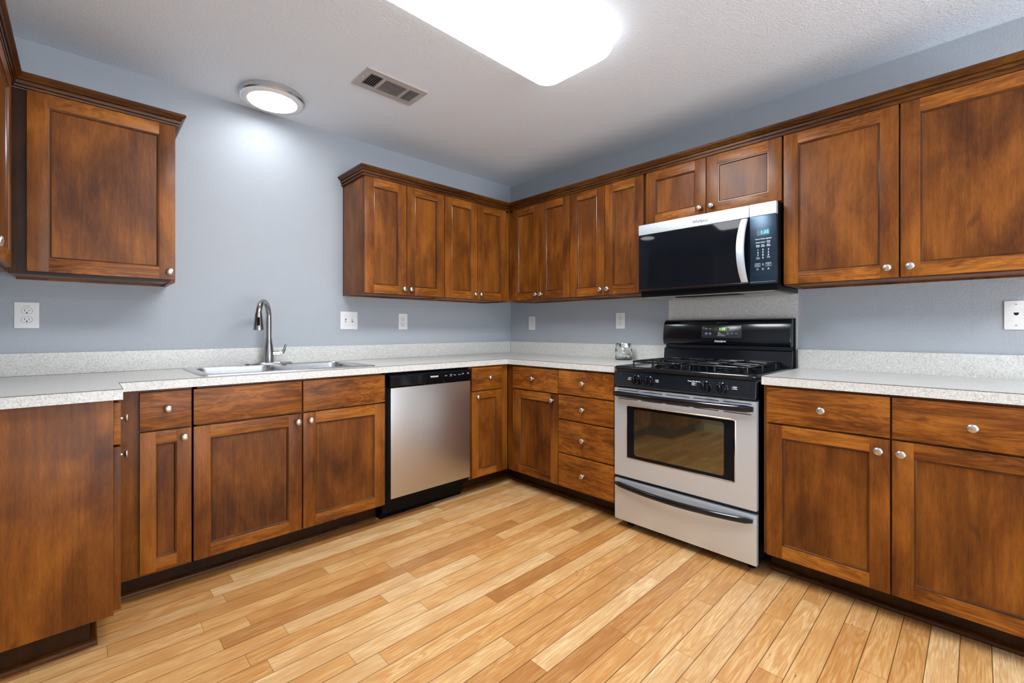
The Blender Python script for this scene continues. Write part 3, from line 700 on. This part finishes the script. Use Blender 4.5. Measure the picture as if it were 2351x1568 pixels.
mb = MB(FR); mb.tube([(2.220+.0040*math.cos(q), .3982, 1.427+.0040*math.sin(q)) for q in [2*PI*i/14 for i in range(15)]], .0005, M_INK, 6); mb.build('light_symbol', cp)
mb = MB(FR)
for k in range(3):
    q = math.radians(90+120*k); mb.tube([(2.270, .3982, 1.427), (2.270+.0055*math.cos(q), .3982, 1.427+.0055*math.sin(q))], [.0006, .0014], M_INK, 6)
mb.build('fan_symbol', cp)

# ------------------------------------------------------------------ wall plates
def outlet(F, uc, zc, label, w_=.074, sticker=False):
    t = thing('wall_outlet', label, 'outlet', F(uc, 0, zc), 'duplex wall outlets')
    mb = MB(F); mb.prism(rrect(uc-w_/2, uc+w_/2, zc-.0585, zc+.0585, .003, 2), .0005, .0055, M_WPL, 'n', .0015); mb.build('cover_plate', t)
    for dz in (.0195, -.0195):
        mb = MB(F); pp = []
        for i in range(32):
            q = 2*PI*i/32; pp.append((uc+.0172*math.cos(q), zc+dz+max(-.0125, min(.0125, .0172*math.sin(q)))))
        mb.prism(pp, .0055, .0068, M_WPL, 'n')
        r = mb.build('receptacle', t)
        mb = MB(F); g = [(uc+.0182*math.cos(2*PI*i/32), zc+dz+max(-.0135, min(.0135, .0182*math.sin(2*PI*i/32)))) for i in range(32)]
        mb.prism(g, .0052, .00565, M_LCDW, 'n'); mb.build('outline', r)
        mb = MB(F); mb.box(uc-.0075, uc-.0055, .0066, .0070, zc+dz-.002, zc+dz+.006, M_VOID); mb.box(uc+.0055, uc+.0073, .0066, .0070, zc+dz-.001, zc+dz+.005, M_VOID)
        mb.lathe((uc, .0066, zc+dz-.0075), [(.0001, 0), (.0028, 0), (.0028, .0004)], M_VOID, 'n', 12); mb.build('slots', r)
    mb = MB(F); mb.lathe((uc, .0055, zc), [(.0030, 0), (.0030, .0006), (.001, .0009)], M_WPL, 'n', 12); mb.build('screw', t)
    if sticker:
        lettering(F, '20 AMP', .007, uc, .0057, zc+.0415, M_INKG, t, bold=.0002)
outlet(FS, -3.033, 1.1885, 'wide white duplex outlet under the single-door wall cabinet at left', .078, True)
outlet(FS, -1.1175, 1.1845, 'white duplex outlet on the sink wall above the dishwasher')
outlet(FR, .277, 1.181, 'white duplex outlet on the range wall nearest the inside corner')
outlet(FR, 1.1715, 1.189, 'white duplex outlet on the range wall above the glass jar')
t = thing('light_switch', 'white two-gang switch plate left of the corner wall cabinets', 'light switch', FS(-1.533, 0, 1.1865))
mb = MB(FS); mb.prism(rrect(-1.593, -1.473, 1.1265, 1.2465, .003, 2), .0005, .0055, M_WPL, 'n', .0015); mb.build('cover_plate', t)
for uu, up in ((-1.556, -1), (-1.510, 1)):
    mb = MB(FS); mb.box(uu-.0055, uu+.0055, .0052, .0058, 1.1745, 1.1985, M_LCDW); mb.build('slot', t)
    mb = MB(FS); mb.tube([(uu, .004, 1.1865), (uu, .015, 1.1865+.008*up)], [.0052, .0042], M_WPL, 8); mb.build('toggle', t)
    for dz in (.030, -.030):
        mb = MB(FS); mb.lathe((uu, .0055, 1.1865+dz), [(.0028, 0), (.0028, .0005), (.001, .0008)], M_NICKEL, 'n', 10); mb.build('screw', t)
t = thing('phone_jack', 'white phone jack plate at the right edge above the short countertop', 'phone jack', FR(3.105, 0, 1.1845))
mb = MB(FR); mb.prism(rrect(3.067, 3.143, 1.1235, 1.2460, .003, 2), .0005, .0055, M_WPL, 'n', .0015); mb.build('cover_plate', t)
mb = MB(FR); mb.prism([(3.095, 1.196), (3.109, 1.196), (3.109, 1.189), (3.105, 1.184), (3.099, 1.184), (3.095, 1.189)], .0054, .0060, M_VOID, 'n'); mb.build('jack', t)
for z in (1.230, 1.142):
    mb = MB(FR); mb.lathe((3.102, .0055, z), [(.0030, 0), (.0030, .0006), (.001, .0009)], M_NICKEL, 'n', 10); mb.build('screw', t)

# ------------------------------------------------------------------ glass jar on the counter
jx, jy = -.135, -1.281
t = thing('glass_jar', 'round glass jar with chrome lid on the countertop left of the range', 'jar', (jx, jy, .914))
mb = MB()
po = [(.001, .0005), (.054, .0005), (.057, .004)]+[(.0565+.0008*(k % 2), .006+.006*k) for k in range(1, 13)]+[(.055, .084), (.051, .087), (.051, .0905)]
pi = [(.048, .0905), (.048, .086), (.0525, .082), (.053, .012), (.050, .007), (.001, .006)]
mb.lathe((jx, jy, .914), po+pi, M_CLEAR, seg=48); mb.build('glass_body', t, 60)
mb = MB(); mb.lathe((jx, jy, .914+.0885), [(.001, .003), (.0495, .003), (.0555, 0), (.0555, .026), (.0545, .0285), (.001, .0290)], M_CHROME, seg=48); mb.build('lid', t, 40)
mb = MB(); rnd = random.Random(3)
for k in range(46):
    rad = rnd.uniform(.009, .013); q = rnd.uniform(0, 2*PI); rr = rnd.uniform(0, .038)
    zz = .914+.0085+rad+(.045*rnd.random())
    c = Vector((jx+rr*math.cos(q), jy+rr*math.sin(q), zz)); bm = bmesh.new(); bmesh.ops.create_icosphere(bm, subdivisions=2, radius=rad)
    for v in bm.verts: v.co = v.co*(1+.12*noise.noise(v.co*200+c*50))+c
    bm.verts.index_update(); mb.add([v.co[:] for v in bm.verts], [[v.index for v in f.verts] for f in bm.faces], M_COTTON); bm.free()
tag(mb.build('cotton_balls'), 'white cotton heaped inside the glass jar', 'cotton', kind='stuff')

# ------------------------------------------------------------------ ceiling: fixtures and register
def cloud(x0, x1, y0, y1, lens, label):
    t = thing('ceiling_light', label, 'ceiling light', ((x0+x1)/2, (y0+y1)/2, H))
    mb = MB(); mb.box(x0+.03, x1-.03, y0+.03, y1-.03, H-.018, H-.0005, M_WPL, .002); mb.build('housing', t)
    def lp(i, z, r=.09): return [(p, q, z) for p, q in rrect(x0+i, x1-i, y0+i, y1-i, max(.03, r-i*.7), 8)]
    mb = MB(); mb.loft([lp(.012, H-.016), lp(.004, H-.024), lp(0, H-.040), lp(.002, H-.060), lp(.010, H-.076), lp(.025, H-.087), lp(.05, H-.092)], lens)
    d = mb.build('diffuser', t, 60); sl = M_LENSS; d.data.materials.append(sl); d.data.update()
    for p in d.data.polygons:
        if abs(p.normal.z) < .93 or p.center.z > -.08: p.material_index = 1
cloud(-2.42, -1.118, -1.885, -1.440, M_LENS, 'large rounded rectangular fluorescent ceiling light glowing over the floor')
cloud(-2.42, -1.118, -4.35, -3.905, M_LENS_FILL, 'unseen fill light added behind the camera, shaped as a fluorescent ceiling light')  # extra lamp added out of view to raise the room's fill light
dx, dy = -2.082, -.252
t = thing('ceiling_light', 'small round flush ceiling light with nickel ring above the sink', 'ceiling light', (dx, dy, H))
mb = MB(); mb.lathe((dx, dy, H), [(.150, -.0003), (.158, -.0003), (.158, -.010), (.162, -.012), (.162, -.018), (.166, -.020), (.166, -.030), (.160, -.036), (.150, -.038), (.150, -.020)], M_RINGN, seg=64); mb.build('trim_ring', t, 30)
mb = MB(); mb.lathe((dx, dy, H-.0375), [(.150, .010), (.1505, -.001), (.146, -.004), (.124, -.006), (.124, .010)], M_WPL, seg=64); mb.build('lens_rim', t, 30)
mb = MB(); mb.lathe((dx, dy, H-.0425), [(.1238, .008), (.1238, 0), (.001, -.002)], M_LED, seg=64); mb.build('diffuser', t, 40)

vx0, vx1, vy0, vy1 = -1.822, -1.470, -.880, -.684
t = thing('air_vent', 'white metal ceiling register with three banks of slats beside the ceiling lights', 'air vent', (-1.646, -.782, H))
hs = [(-1.786, -1.716), (-1.700, -1.575), (-1.560, -1.500)]
mb = MB(); mb.plate([(vx0, vy0), (vx1, vy0), (vx1, vy1), (vx0, vy1)], [[(p, vy0+.038), (q, vy0+.038), (q, vy1-.038), (p, vy1-.038)] for p, q in hs], H-.007, H-.0008, M_SLATW, 'z'); mb.build('frame', t)
mb = MB(); mb.box(vx0+.02, vx1-.02, vy0+.02, vy1-.02, H-.0014, H-.0002, M_VOID); mb.build('duct_opening', t)
for i, (p, q) in enumerate(hs):
    mb = MB()
    if i == 1:
        for k in range(11):
            y = vy0+.041+(vy1-vy0-.082)*k/10; mb.add([(p, y-.0032, H-.0085), (q, y-.0032, H-.0085), (q, y+.0030, H-.0020), (p, y+.0030, H-.0020), (p, y-.0022, H-.0092), (q, y-.0022, H-.0092), (q, y+.0040, H-.0027), (p, y+.0040, H-.0027)],
                [[0, 1, 2, 3], [4, 5, 6, 7], [0, 1, 5, 4], [2, 3, 7, 6], [0, 3, 7, 4], [1, 2, 6, 5]], M_SLATW)
    else:
        n_ = 6; sl = .0030 if i == 0 else .0006
        for k in range(n_):
            x = p+.006+(q-p-.012)*k/(n_-1)
            mb.prism([(x-sl-.0007, H-.0088), (x-sl+.0007, H-.0088), (x+sl+.0007, H-.0020), (x+sl-.0007, H-.0020)], vy0+.038, vy1-.038, M_SLATW, 'n')
    mb.build('louver', t)
for x in (vx0+.018, vx1-.018):
    mb = MB(); mb.lathe((x, -.782, H-.0070), [(.0045, 0), (.004, -.0015), (.001, -.002)], M_CHROME, seg=12); mb.build('screw', t)
